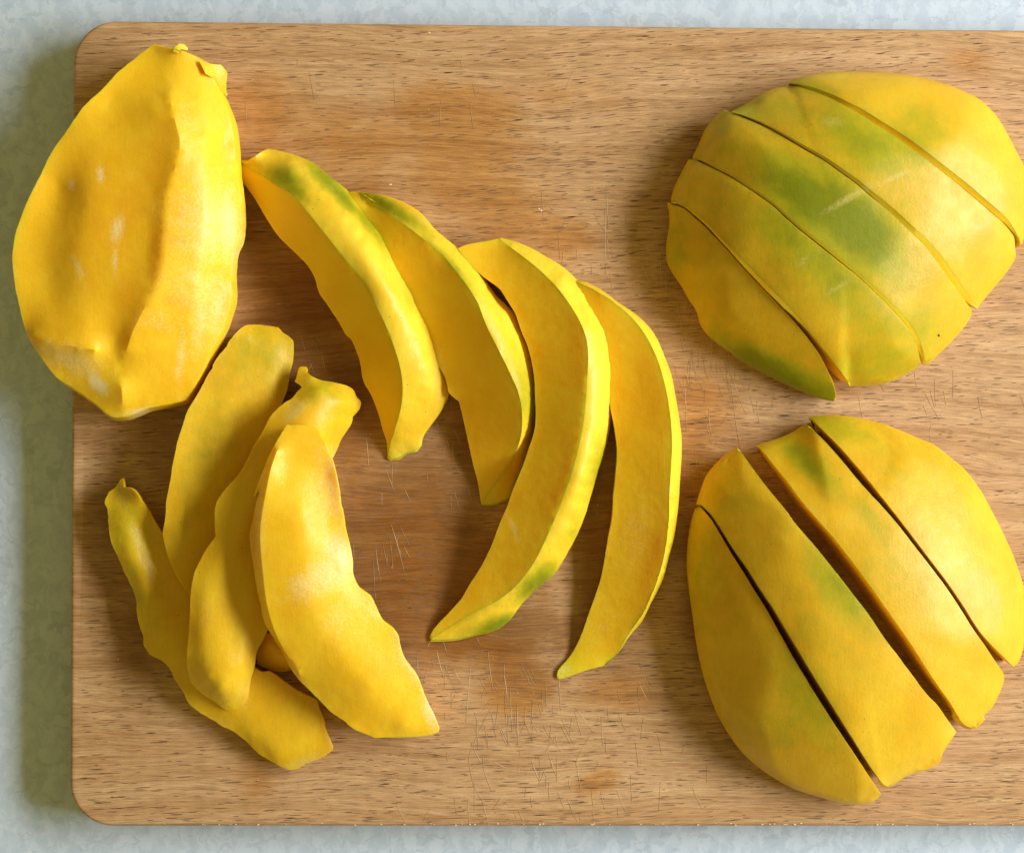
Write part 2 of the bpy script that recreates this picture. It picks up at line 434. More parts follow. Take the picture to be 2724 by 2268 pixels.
def build_solid(name, outline, ridges=(), soft=(), zfun=None, step=9.0, default=6.0, wm=0.02, skin=None, outer=None,
                base=None, thick=None, inset=(0.0, 0.0006, 0.0022), jagamp=1.0, seed=0.0, rough=0.00012,
                mat=None, parent=None, rind_name="rind_layer", rmat=None, lumps=0.0, cutlines=None, slant=None, sharp=34, zmap=(1.0, 0.0), oz=0.0):
    """outline / ridges in photo pixels with heights in mm. skin: polygon (pixels) that is the peeled outer side, or 'all'.
    outer: polygon; outline edges inside it belong to the peeled side, others are knife cuts."""
    O = resample(fillz(outline, True, default), step, True)
    O = jag(O, jagamp, seed + 0.37)
    O[:, 2] += oz
    nO = len(O)
    Rs = [resample(fillz(r, False, default), step, False) for r in ridges]
    Ss = [fillz(r, False, default) for r in soft]
    fixed = [O] + Rs
    allfix = np.vstack(fixed)
    # hexagonal interior points
    x0, y0 = O[:, 0].min(), O[:, 1].min(); x1, y1 = O[:, 0].max(), O[:, 1].max()
    gx, gy = [], []
    r = 0; yy = y0
    rnd = random.Random(int(seed * 100) + 5)
    while yy < y1:
        xx = x0 + (step / 2 if r % 2 else 0)
        while xx < x1:
            gx.append(xx + rnd.uniform(-.12, .12) * step); gy.append(yy + rnd.uniform(-.12, .12) * step); xx += step
        yy += step * 0.866; r += 1
    gx, gy = np.array(gx), np.array(gy)
    keep = inside(gx, gy, O)
    gx, gy = gx[keep], gy[keep]
    d2 = np.full(len(gx), 1e9)
    for i in range(len(allfix)):
        d2 = np.minimum(d2, (gx - allfix[i, 0]) ** 2 + (gy - allfix[i, 1]) ** 2)
    k2 = d2 > (0.62 * step) ** 2
    gx, gy = gx[k2], gy[k2]
    pts = np.vstack([allfix[:, :2], np.stack([gx, gy], 1)])
    edges = []
    off = nO
    for Rr in Rs:
        edges += [(off + i, off + i + 1) for i in range(len(Rr) - 1)]; off += len(Rr)
    vo, eo, fo, ov, oe, of = delaunay_2d_cdt([Vector((p[0], p[1])) for p in pts], edges, [list(range(nO))], 1, 1e-3)
    V = np.array([(v[0], v[1]) for v in vo]); n = len(V)
    zc = np.full(n, np.nan); crease = np.zeros(n, bool); onb = np.zeros(n, bool)
    remap = {}
    for i, l in enumerate(ov):
        for k in l:
            remap[k] = i
            if k < nO: onb[i] = True; zc[i] = allfix[k, 2]
            elif k < len(allfix):
                crease[i] = True
                if np.isnan(zc[i]): zc[i] = allfix[k, 2]
    tris = [tuple(f) for f in fo if len(f) >= 3]
    if zfun is not None:
        z = np.array([zfun(V[i, 0], V[i, 1]) for i in range(n)])
    else:
        nb = [set() for _ in range(n)]
        for f in tris:
            for a in range(len(f)):
                nb[f[a]].add(f[(a + 1) % len(f)]); nb[f[(a + 1) % len(f)]].add(f[a])
        soft_v = np.ones(n, bool)
        if skin is not None and skin != "all": soft_v = inside(V[:, 0], V[:, 1], skin)
        A = np.zeros((n, n)); rhs = np.zeros(n)
        for i in range(n):
            l = list(nb[i]); m = len(l)
            if m == 0: A[i, i] += 1; continue
            if not onb[i] and not crease[i] and soft_v[i]:
                ids = np.array([i] + l); w = np.array([1.0] + [-1.0 / m] * m)
                A[np.ix_(ids, ids)] += np.outer(w, w)
            for j in l:
                if j > i:
                    q = wm * 0.1 if (soft_v[i] and soft_v[j]) else 0.2
                    A[i, i] += q; A[j, j] += q; A[i, j] -= q; A[j, i] -= q
            if not np.isnan(zc[i]):
                wgt = 3.0
                A[i, i] += wgt; rhs[i] += wgt * zc[i]
        for S in Ss:                                  # soft ridges: heights without a crease
            S = resample(S, step, False)
            for p in S:
                i = int(np.argmin((V[:, 0] - p[0]) ** 2 + (V[:, 1] - p[1]) ** 2))
                A[i, i] += 1.0; rhs[i] += p[2] * zmap[0] + zmap[1]
        z = np.linalg.solve(A + np.eye(n) * 1e-7, rhs)
    zt = z / 1000.0
    top = np.array([at(V[i, 0], V[i, 1], zt[i]) for i in range(n)])
    # relief
    for i in range(n):
        q = Vector(top[i]) + Vector((seed, 0, 0))
        a = noise.noise(q * 160) * 0.5 + noise.noise(q * 420) * 0.3 + noise.noise(q * 900) * 0.25
        top[i, 2] += rough * a * 0.8 + lumps * noise.noise(q * 60)
    # boundary loop in order, outward normals in the board plane
    loop = [remap[i] for i in range(nO)]
    loop = [v for i, v in enumerate(loop) if v != loop[i - 1]]
    L = len(loop)
    Pl = top[loop]
    tan = np.roll(Pl, -1, 0)[:, :2] - np.roll(Pl, 1, 0)[:, :2]
    for _ in range(2): tan = (np.roll(tan, 1, 0) + tan * 2 + np.roll(tan, -1, 0)) / 4
    ln = np.linalg.norm(tan, axis=1)[:, None] + 1e-12
    nrm = np.stack([tan[:, 1], -tan[:, 0]], 1) / ln
    area = np.sum(Pl[:, 0] * np.roll(Pl[:, 1], -1) - np.roll(Pl[:, 0], -1) * Pl[:, 1])
    if area < 0: nrm = -nrm                            # pointing outwards
    isout = np.ones(L, bool)
    if outer is not None:
        isout = inside(V[loop][:, 0], V[loop][:, 1], outer)
    for ln_ in (cutlines or []):                       # outline points lying on a knife cut
        Q = resample([(p[0], p[1], 0.0) for p in ln_], 2.0, False)
        for i in range(L):
            d = np.min((Q[2:-2, 0] - V[loop[i], 0]) ** 2 + (Q[2:-2, 1] - V[loop[i], 1]) ** 2)
            if d < 16.0: isout[i] = False
    cut0 = 0.0004
    slantv = np.zeros(L)
    if slant is not None:
        Q = resample([(p[0], p[1], 0.0) for p in slant[0]], 2.0, False)
        for i in range(L):
            d = (Q[:, 0] - V[loop[i], 0]) ** 2 + (Q[:, 1] - V[loop[i], 1]) ** 2
            k = int(np.argmin(d))
            if d[k] < 16.0:
                t = k / (len(Q) - 1)
                slantv[i] = np.interp(t, slant[1], slant[2]) / 1000.0
    zb = np.full(L, 0.0003)
    if base is not None:
        zb = np.array([base(V[l, 0], V[l, 1]) for l in loop]) / 1000.0
    if thick is not None:
        zb = np.maximum(zb, Pl[:, 2] - thick / 1000.0)
    zb = np.minimum(zb, Pl[:, 2] - 0.0004)
    verts = [tuple(p) for p in top]
    pxy = [tuple(p) for p in V]
    rings = [list(loop)]
    for k, (fr, ins) in enumerate(((0.35, inset[0]), (0.72, inset[1]), (1.0, inset[2]))):
        ring = []
        for i in range(L):
            w = ins if isout[i] else cut0 * fr - slantv[i]
            p = Pl[i].copy()
            p[:2] -= nrm[i] * w
            p[2] = Pl[i, 2] + (zb[i] - Pl[i, 2]) * fr
            if k == 0 and slantv[i] > 0: p[2] = max(p[2], Pl[i, 2] - slantv[i] * 0.55)
            ring.append(len(verts)); verts.append(tuple(p)); pxy.append(tuple(V[loop[i]]))
        rings.append(ring)
    faces = list(tris); klass = []
    cen = np.array([V[list(f)].mean(0) for f in tris])
    if skin == "all": sk = np.ones(len(tris), bool)
    elif skin is None: sk = np.zeros(len(tris), bool)
    else: sk = inside(cen[:, 0], cen[:, 1], skin)
    klass = list(sk)
    for k in range(3):
        for i in range(L):
            j = (i + 1) % L
            faces.append((rings[k][i], rings[k][j], rings[k + 1][j], rings[k + 1][i]))
            klass.append(bool(skin is not None and isout[i] and isout[j] and k < 2))
    if thick is None:
        faces.append(tuple(rings[3])); klass.append(False)
    else:                                              # an arched underside of even thickness
        low = {v: rings[3][i] for i, v in enumerate(loop)}
        for i in range(n):
            if i not in low:
                bz = (base(V[i, 0], V[i, 1]) if base else 0.3) / 1000.0
                low[i] = len(verts); verts.append((top[i, 0], top[i, 1], max(bz, top[i, 2] - thick / 1000.0))); pxy.append(tuple(V[i]))
        for f in tris:
            faces.append(tuple(low[v] for v in reversed(f))); klass.append(False)
    VX = np.array(verts); PX = np.array(pxy)
    ctr = Vector((VX[:, 0].mean(), VX[:, 1].mean(), VX[:, 2].min()))
    at_all = {"green": ev(GREEN, PX[:, 0], PX[:, 1]), "pale": ev(PALE, PX[:, 0], PX[:, 1]), "deep": ev(DEEP, PX[:, 0], PX[:, 1])}
    root = parent
    loc = np.array(ctr)
    body = link_mesh(name, VX - loc, faces, mat or M_FLESH, attrs=at_all)
    body.location = ctr
    body.data.set_sharp_from_angle(angle=math.radians(sharp))
    # the peeled outer side: a thin closed layer proud of the flesh
    if any(klass):
        bme = body.data
        use = sorted({v for f, k in zip(faces, klass) if k for v in f})
        ids = {v: i for i, v in enumerate(use)}
        # outward normals from oriented flesh faces
        nm = np.zeros((len(VX), 3))
        for p, k in zip(bme.polygons, klass):
            if k:
                for v in p.vertices: nm[v] += np.array(p.normal) * p.area
        nm = nm[use]; nm /= (np.linalg.norm(nm, axis=1)[:, None] + 1e-12)
        base_v = VX[use] - loc
        m = len(use)
        rf = []; cnt = {}
        for p, k in zip(bme.polygons, klass):
            if not k: continue
            f = [ids[v] for v in p.vertices]
            rf.append(tuple(f)); rf.append(tuple(i + m for i in reversed(f)))
            for a in range(len(f)):
                e = (f[a], f[(a + 1) % len(f)]); cnt[e] = cnt.get(e, 0) + 1
        for (a, b_) in list(cnt):
            if (b_, a) not in cnt: rf.append((b_, a, a + m, b_ + m))
        rim = sorted({v for e in cnt if (e[1], e[0]) not in cnt for v in e})
        rp = base_v[rim]; dist = np.array([np.sqrt(((rp - p) ** 2).sum(1).min()) for p in base_v])
        dp = np.minimum(np.minimum(0.0030, np.clip(VX[use][:, 2] * 0.35, 0.0002, 1)), 0.0003 + 0.5 * dist)
        bv = base_v - nm * dp[:, None]
        tv = base_v + nm * np.where(dist < 1e-6, 0.00001, 0.00006)[:, None]
        ra = {k: np.concatenate([v[use], v[use]]) for k, v in at_all.items()}
        rl = link_mesh(rind_name, np.vstack([tv, bv]), rf, rmat or M_RIND, parent=body, attrs=ra, fix=False)
        rl.data.set_sharp_from_angle(angle=math.radians(sharp))
    return body, VX
# ---------------------------------------------------------------- the setting: countertop
def countertop():
    bm = bmesh.new()
    bmesh.ops.create_grid(bm, x_segments=2, y_segments=2, size=0.6)
    for v in bm.verts: v.co.z = 0.0
    r = bmesh.ops.extrude_face_region(bm, geom=bm.faces[:])
    for v in [g for g in r["geom"] if isinstance(g, bmesh.types.BMVert)]: v.co.z = -0.03
    bmesh.ops.recalc_face_normals(bm, faces=bm.faces)
    me = bpy.data.meshes.new("countertop"); bm.to_mesh(me); bm.free()
    me.materials.append(M_COUNTER)
    o = bpy.data.objects.new("countertop", me); COL.objects.link(o)
    o.location = (0, 0, -BOARD_T)
    tag(o, "pale grey mottled laminate countertop under the cutting board", "countertop", kind="structure")
BOARD_T = 0.0114
countertop()

# ---------------------------------------------------------------- cutting board
BX0, BX1, BY0, BY1 = -0.11292, 0.260, -0.11407, 0.11273
STAINS = blobs("v", [
    (930, 240, 110, 60, 0, .75), (950, 320, 110, 130, 10, .55), (1020, 400, 90, 90, 30, .55), (760, 290, 220, 70, 0, .50), (540, 250, 90, 90, 0, .50),
    (1060, 450, 60, 60, 0, .6), (1150, 495, 70, 40, 0, .55), (1150, 200, 120, 40, 0, .35), (1065, 1410, 60, 45, -20, .8), (1000, 1330, 120, 40, 0, .5),
    (1215, 1605, 40, 16, -20, .9), (1440, 830, 70, 60, 0, .6), (1270, 1420, 90, 35, 0, .55), (1420, 1010, 40, 130, 0, .6), (1450, 660, 60, 100, 0, .25),
    (480, 1430, 40, 40, 40, .55), (430, 1380, 60, 60, 0, .4), (690, 330, 120, 90, 0, .45), (1990, 125, 60, 25, 0, .5), (700, 900, 120, 300, 0, .35),
    (900, 1150, 200, 160, 0, .45), (600, 620, 100, 120, 0, .40), (1290, 1180, 60, 150, 0, .45), (520, 1590, 40, 60, 0, .3), (1340, 900, 30, 200, 0, .3),
    (1650, 1150, 60, 120, -35, .5), (250, 900, 90, 60, 0, .3), (300, 1200, 120, 200, 0, .25)])
PAINTED_SHADE = blobs("v", [(830, 1130, 130, 190, 10, 1.0), (900, 1270, 150, 70, 0, .9), (1040, 1290, 100, 60, 0, .8), (620, 640, 90, 150, 20, .85), (540, 520, 60, 120, 0, .8), (700, 820, 90, 130, -20, .9), (960, 900, 50, 130, 0, .8),  # patches of shade around the fruit, painted into the board
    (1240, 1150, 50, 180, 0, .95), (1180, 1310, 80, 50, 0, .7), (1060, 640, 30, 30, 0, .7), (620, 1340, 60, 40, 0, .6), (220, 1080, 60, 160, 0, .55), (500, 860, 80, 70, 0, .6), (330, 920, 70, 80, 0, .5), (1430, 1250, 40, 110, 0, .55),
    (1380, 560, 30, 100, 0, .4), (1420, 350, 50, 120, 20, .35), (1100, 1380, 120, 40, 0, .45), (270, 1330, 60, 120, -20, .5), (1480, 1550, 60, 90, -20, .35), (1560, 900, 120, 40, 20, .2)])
def round_rect(inset, n=14):
    r = 0.0122
    out = []
    for (cx, cy, a0) in ((BX1 - r, BY0 + r, -90), (BX1 - r, BY1 - r, 0), (BX0 + r, BY1 - r, 90), (BX0 + r, BY0 + r, 180)):
        for k in range(n + 1):
            a = math.radians(a0 + 90 * k / n)
            out.append((cx + (r - inset) * math.cos(a), cy + (r - inset) * math.sin(a)))
    return out
def cutting_board():
    verts = []; faces = []; rings = []
    prof = [(0.0016, 0.0)] + [(0.0010 * (1 - math.sin(a)), -0.0010 * (1 - math.cos(a))) for a in [math.radians(d) for d in (0, 22, 45, 68, 90)]]
    prof += [(0.0, -0.004), (0.0, -0.008), (0.0, -BOARD_T + 0.0016), (0.0005, -BOARD_T + 0.0005), (0.0016, -BOARD_T + 0.0002)]
    # fine top sheet: a grid so that the juice stains and painted shade can be stored on it
    loop0 = round_rect(0.0016)
    gx = np.arange(BX0 + 0.0035, BX1 - 0.003, 0.0028); gy = np.arange(BY0 + 0.0035, BY1 - 0.003, 0.0028)
    GX, GY = np.meshgrid(gx, gy); GX, GY = GX.ravel(), GY.ravel()
    inner = round_rect(0.0030)
    k = inside(GX, GY, inner)
    pts = [Vector(p) for p in loop0] + [Vector((a, b)) for a, b in zip(GX[k], GY[k])]
    vo, eo, fo, ov, oe, of = delaunay_2d_cdt(pts, [], [list(range(len(loop0)))], 1, 1e-6)
    remap = {}
    for i, l in enumerate(ov):
        for q in l: remap[q] = i
    verts = [(v[0], v[1], 0.0) for v in vo]
    faces = [tuple(f) for f in fo]
    prev = [remap[i] for i in range(len(loop0))]
    for (ins, z) in prof[1:]:
        ring = []
        for p in round_rect(ins):
            ring.append(len(verts)); verts.append((p[0], p[1], z))
        for i in range(len(ring)):
            j = (i + 1) % len(ring)
            faces.append((prev[i], prev[j], ring[j], ring[i]))
        prev = ring
    faces.append(tuple(prev))
    VX = np.array(verts)
    # photo pixel of each vertex, to place the stains and the painted shade
    Ri = RM.T
    rel = VX - np.array([0, 0, D]); cc = rel @ RM
    px = W / 2 + cc[:, 0] / -cc[:, 2] * FPX; py = H / 2 - cc[:, 1] / -cc[:, 2] * FPX
    o = link_mesh("cutting_board", verts, faces, M_WOOD, attrs={"stain": ev(STAINS, px, py), "painted_shade": ev(PAINTED_SHADE, px, py)})
    tag(o, "large beech cutting board with rounded corners, fine dark flecks and juice stains", "cutting board")
    # knife scratches: raised pale fibres along old cuts
    sv, sf = [], []
    def scratch(x, y, x2, y2, w):
        a, b = at(x, y, 0.00006), at(x2, y2, 0.00006)
        n = 6
        d = (b - a)[:2]; l = np.linalg.norm(d); nn = np.array([-d[1], d[0]]) / (l + 1e-9)
        bow = random.uniform(-.02, .02) * l
        s = len(sv)
        for i in range(n + 1):
            t = i / n
            c = a[:2] + d * t + nn * bow * 4 * t * (1 - t)
            ww = w * (0.25 + 0.75 * math.sin(math.pi * min(1, t * 1.02))) * random.uniform(.6, 1.2)
            sv.append((*(c + nn * ww), 0.00003)); sv.append((*c, 0.00009)); sv.append((*(c - nn * ww), 0.00003))
        for i in range(n):
            q = s + 3 * i
            sf.append((q, q + 1, q + 4, q + 3)); sf.append((q + 1, q + 2, q + 5, q + 4))
    S = CROP["v"][2]
    for (x, y, x2, y2) in ((1488, 640, 1516, 917), (1500, 770, 1530, 850), (1440, 640, 1470, 700), (1465, 690, 1495, 745), (1460, 640, 1458, 760),
                           (1545, 740, 1535, 800), (1551, 820, 1556, 870), (1610, 760, 1622, 795), (1401, 770, 1406, 880), (1412, 740, 1409, 790),
                           (1424, 745, 1428, 780), (1410, 940, 1416, 1000), (1243, 380, 1246, 470), (1243, 480, 1247, 530), (1480, 455, 1515, 545),
                           (1146, 1388, 1146, 1425), (1045, 1410, 1050, 1500), (1060, 1440, 1062, 1530), (1037, 1460, 1042, 1530), (1033, 1380, 1040, 1440),
                           (1020, 1480, 1040, 1530), (965, 1520, 990, 1570), (1180, 1450, 1215, 1500), (1125, 1545, 1140, 1590), (1000, 1330, 1012, 1420),
                           (895, 1330, 910, 1390), (930, 1370, 945, 1400), (1310, 1400, 1330, 1440), (1310, 1350, 1335, 1420), (960, 1640, 962, 1690),
                           (965, 1360, 955, 1480), (1090, 1560, 1105, 1600), (1180, 1560, 1190, 1620), (988, 1640, 1001, 1690), (800, 1070, 830, 1180),
                           (770, 1120, 780, 1190), (1010, 1560, 1050, 1580), (845, 860, 800, 880), (750, 890, 756, 960), (1310, 520, 1340, 600), (1250, 560, 1262, 620),
                           (1350, 500, 1356, 600), (1580, 850, 1610, 880), (1240, 430, 1242, 560), (1390, 620, 1402, 700)):
        scratch(x * S, y * S, x2 * S, y2 * S, random.uniform(.00006, .00010))
    clusters = ((1480, 750, 90, 130, 40), (1040, 1460, 110, 110, 60), (1250, 1480, 170, 110, 30), (900, 1370, 60, 80, 14), (1420, 620, 50, 140, 22), (1130, 1620, 260, 50, 26),
                (780, 1080, 90, 130, 18), (1240, 470, 150, 130, 18), (980, 780, 120, 90, 8), (1900, 800, 160, 60, 12), (1430, 1000, 50, 90, 12), (700, 150, 500, 80, 10), (640, 720, 60, 60, 8), (900, 900, 80, 120, 14))
    for (cx, cy, rx, ry, n) in clusters:
        for _ in range(n):
            x, y = random.gauss(cx, rx * .55), random.gauss(cy, ry * .55)
            L = random.uniform(12, 62); a = math.radians(random.choice((88, 86, 92, 80, 62, 66, 70, 115)) + random.gauss(0, 4))
            scratch(x * S, y * S, (x + L * math.cos(a)) * S, (y + L * math.sin(a)) * S, random.uniform(.000030, .000065))
    s = link_mesh("knife_scratches", sv, sf, M_SCRATCH, parent=o, fix=False)
    tag(s, kind="stuff")
    # short dark ray flecks of the beech: fine slits filled with dark tissue
    fv, ff = [], []
    fr = random.Random(11)
    fl_area = round_rect(0.0035)
    for _ in range(13600):
        x, y = fr.uniform(BX0 + 0.001, BX1 - 0.004), fr.uniform(BY0 + 0.001, BY1 - 0.001)
        q = noise.noise((x * 22, y * 60, 4.0))
        if x < BX0 + 0.016 and not inside(np.array([x]), np.array([y]), fl_area)[0]: continue
        if fr.random() < 0.36 - q * 0.6: continue
        L = min(0.0075, 0.0026 * math.exp(fr.gauss(0.0, 0.45))) ; w = fr.uniform(0.00014, 0.00029) * (0.7 + 0.3 * min(1.6, L / 0.002))
        a = math.radians(2.2 + 3.5 * noise.noise((x * 9, y * 9, 1.0)) + fr.gauss(0, 1.3) + (3.0 if y > 0.02 and x > -0.02 else 0))
        ca, sa = math.cos(a), math.sin(a)
        s0 = len(fv)
        for (u, v) in ((-1, 0), (-.45, -.8), (.3, -1), (1, .1), (.5, .9), (-.35, 1)):
            u *= L / 2; v *= w / 2 * fr.uniform(.7, 1.2)
            px_, py_ = x + u * ca - v * sa, y + u * sa + v * ca
            fv.append((px_, py_, 0.00002))
        ff.append(tuple(range(s0, s0 + 6)))
    fl = link_mesh("ray_flecks", fv, ff, M_FLECK, parent=o, fix=False)
    tag(fl, kind="stuff")
    # tiny wood crumbs and fibres standing on the lower edge and surface
    cv, cf = [], []
    def crumb(x, y, r):
        c = at(x, y, 0.0)
        s0 = len(cv)
        a0 = random.random() * 6
        for k in range(5):
            a = a0 + k * 1.2566; rr = r * random.uniform(.5, 1.3)
            cv.append((c[0] + rr * math.cos(a) * 1.7, c[1] + rr * math.sin(a), 0.00004))
        cv.append((c[0], c[1], r * 0.8))
        for k in range(5): cf.append((s0 + k, s0 + (k + 1) % 5, s0 + 5))
    for _ in range(70): crumb(random.uniform(230, 2080) * S, (1688.5 + random.gauss(0, 1.0)) * S, random.uniform(.00010, .00024))
    for _ in range(110): crumb(random.uniform(170, 2080) * S, random.uniform(60, 1680) * S, random.uniform(.00006, .00014))
    for (x, y) in ((880, 68), (1105, 428), (1110, 432), (800, 378), (1020, 560)): crumb(x * S, y * S, .0003)
    q = link_mesh("wood_crumbs", cv, cf, M_CRUMB, parent=o, fix=False)
    tag(q, kind="stuff")
    return o
board = cutting_board()

# ---------------------------------------------------------------- mango core
CORE = "mango core"; SLICE = "mango slice"; STRIP = "mango strip"
core_out = cp("c1", [(680,64,9),(720,74),(790,88,13),(850,112),(915,150,10),(945,215),(975,290,9),(1005,360),(1025,420),(1038,520),(1045,640,9),(1060,750),(1064,850,8),(1055,930),(1030,990),(1022,1080,9),(1025,1170),(1018,1220),
    (985,1320),(935,1420,9),(900,1500),(860,1580),(820,1640,7),(740,1656),(650,1675,8),(560,1710),(500,1714,8),(470,1695),(420,1650),(340,1595,9),(250,1535),(190,1460,13),(130,1370),(105,1300),(85,1220,16),(65,1120),(55,1020),(60,950),
    (75,880,18),(120,760),(180,640),(230,540,18),(300,440),(370,340,17),(450,265),(520,190,14),(600,125),(650,85)])
core_ridge = cp("c1", [(788,95,17.5),(765,200,18.6),(755,300,22.6),(775,400,25.1),(797,490,26.1),(785,580,26.6),(755,670,26.9),(735,750,27.1),(725,850,27.1),(718,950,27.1),(712,1050,26.7),(688,1140,26.1),(640,1230,25.1),(590,1330,23.6),(560,1420,21.1),(535,1500,18.1),(540,1600,17.5),(545,1700,13.6)])
core_soft = [cp("c1", [(700,220,19),(690,350,23.2),(705,480,24.8),(690,620,25.6),(660,760,25.9),(645,900,25.9),(640,1050,25.6),(600,1180,24.8),(545,1300,22.8),(510,1400,20)]),
             cp("c1", [(500,300,20),(440,500,23.5),(400,700,25),(370,900,25.3),(360,1100,24.3),(370,1300,23.4)]),
             cp("c1", [(260,700,21.5),(210,900,22.5),(200,1100,21.5),(220,1280,22.3)]),
             cp("c1", [(880,300,19.5),(910,500,22),(900,700,24),(900,850,24.6),(880,1000,24),(850,1200,21.5),(780,1400,17.5)]),
             cp("c1", [(995,500,15),(1010,700,17),(1020,850,17.5),(985,1000,18),(965,1200,15.5)])]
core, _ = build_solid("mango_core", core_out, [core_ridge, cp("c1", [(150,1345,21.3),(220,1380,22),(340,1402,22.8),(420,1415,23)])], core_soft, oz=5.0, step=11, inset=(-0.0010, 0.0005, 0.0045), jagamp=1.3, seed=1.0, rough=0.00016, lumps=0.00008, wm=0.05)
tag(core, "large plump mango core with the stone inside, overhanging the board's left edge", CORE)
# torn shreds at its stem end
def shred(parent, c, pts, zt, seed, name="torn_flap", th=2.0):
    o, _ = build_solid(name, cp(c, pts), default=zt, step=5, thick=th, base=lambda x, y: 0.5, inset=(0.0002, 0.0005, 0.0009), jagamp=0.7, seed=seed, rough=0.00012)
    w = o.location.copy(); o.parent = parent; o.location = w - parent.location
    return o
shred(core, "c1", [(880,135,17),(940,151,15),(977,154,13.5),(990,168),(1007,190,12.5),(1002,240,11.5),(1003,297,9.5),(975,266,11.5),(948,218,14),(910,195,17.5)], 11, 2.2)
shred(core, "c1", [(765,96,18),(776,76,17.5),(792,62,17),(814,62,16),(835,84,15),(826,90,15.5),(800,84,17),(790,104,18)], 13, 2.6, "torn_shred")

# ---------------------------------------------------------------- fanned slices
G1 = "curved mango slices fanned across the board's middle"
s1_ridge = [(150,160,3.5),(200,190,6.3),(245,215,9.1),(290,240,11.2),(345,280,13.3),(420,325,15.75),(480,390,17.5),(560,490,18.9),(640,590,19.6),(720,690,19.6),(790,780,19.6),(850,890,19.25),(900,990,18.55),(940,1090,17.5),(975,1200,16.1),(992,1310,14.0),(985,1420,11.2),(955,1530,7.0),(930,1610,3.5),(918,1668,1.2)]
o, _ = build_solid("mango_slice", cp("c2", [(125,165,3),(140,155,4),(190,155,7),(235,125,9),(290,92,6),(350,105),(440,130),(520,165,8),(600,230),(690,300,7),(740,360),(800,440,7),(880,530),(930,620,7.5),(960,690),(1030,790),(1080,880,7.5),(1130,990),(1170,1080,7),(1190,1150),(1205,1260,6),(1218,1300),
    (1218,1370,5),(1180,1440),(1130,1510,4),(1090,1570),(1080,1620,2),(1060,1645),(1000,1660,1),(975,1685),(930,1690,.8),(915,1670,.8),(910,1600,1.5),(890,1540),(865,1450),(830,1360,5),(790,1290),(770,1180,8),(730,1075),(700,1050),(660,980),(600,890,10),(560,830),(540,760),(500,690),(420,610),(350,540,9),(290,450),(230,350),(180,280,4),(140,230)]),
    [cp("c2", s1_ridge)], [cp("c2", [(420,200,13),(600,330,15.5),(760,500,17),(880,680,17.5),(990,880,17),(1070,1080,15),(1110,1270,12.5),(1090,1400,9)])],
    skin=cp("c2", s1_ridge + [(900,1800),(1500,1700),(1500,500),(700,-100),(0,-100),(100,150)]), outer=cp("c2", s1_ridge + [(900,1800),(1500,1700),(1500,500),(700,-100),(0,-100),(100,150)]),
    inset=(-0.0006, 0.0010, 0.0050), jagamp=0.8, rmat=M_SKIN, seed=3.1, lumps=0.00008)
tag(o, "curved mango slice with a green-tinged back, its tip touching the mango core", SLICE, G1)

s2_ridge = [(-172,-83,5.8),(-93,-40,9.5),(-35,-4,11.5),(22,39,13),(73,82,14),(105,108,14.4),(150,160,16.56),(200,225,18.36),(240,290,19.44),(270,370,20.16),(320,470,20.16),(360,550,19.44),(390,620,18.0),(404,700,15.84),(398,790,12.24),(360,880,6.48),(300,965,2.88),(256,1030,1.2)]
s2 = cp("v", [(712,393,6),(745,395,8),(800,405,9),(855,432,10),(890,470,10),(938,510,9)]) + cp("c3", [(165,85,9),(200,115),(235,150,8),(270,212),(305,262,7),(345,300),(375,330,7),(405,385),(440,480,7),(458,600,7),(455,700,6),(440,790,4),(410,880,2),(375,950),(355,1012,.8),(300,1035,.8),(252,1037,.8),(240,960,1.5),(220,880),(205,810),(185,720,6),(170,655),(150,640),(130,620,8),(115,560)]) + cp("v", [(860,690,8),(800,590,8),(745,480,6)])
far2 = [(300,1100),(620,1000),(640,200),(100,-300),(-260,-260),(-200,-110)]
o, _ = build_solid("mango_slice", s2, [cp("c3", s2_ridge)], [], skin=cp("c3", s2_ridge + far2), outer=cp("c3", s2_ridge + far2), inset=(-0.0004, 0.0010, 0.0040), jagamp=0.7, rmat=M_SKIN, seed=4.2)
tag(o, "mango slice with a sharp pale green ridge, half tucked between its two neighbours", SLICE, G1)

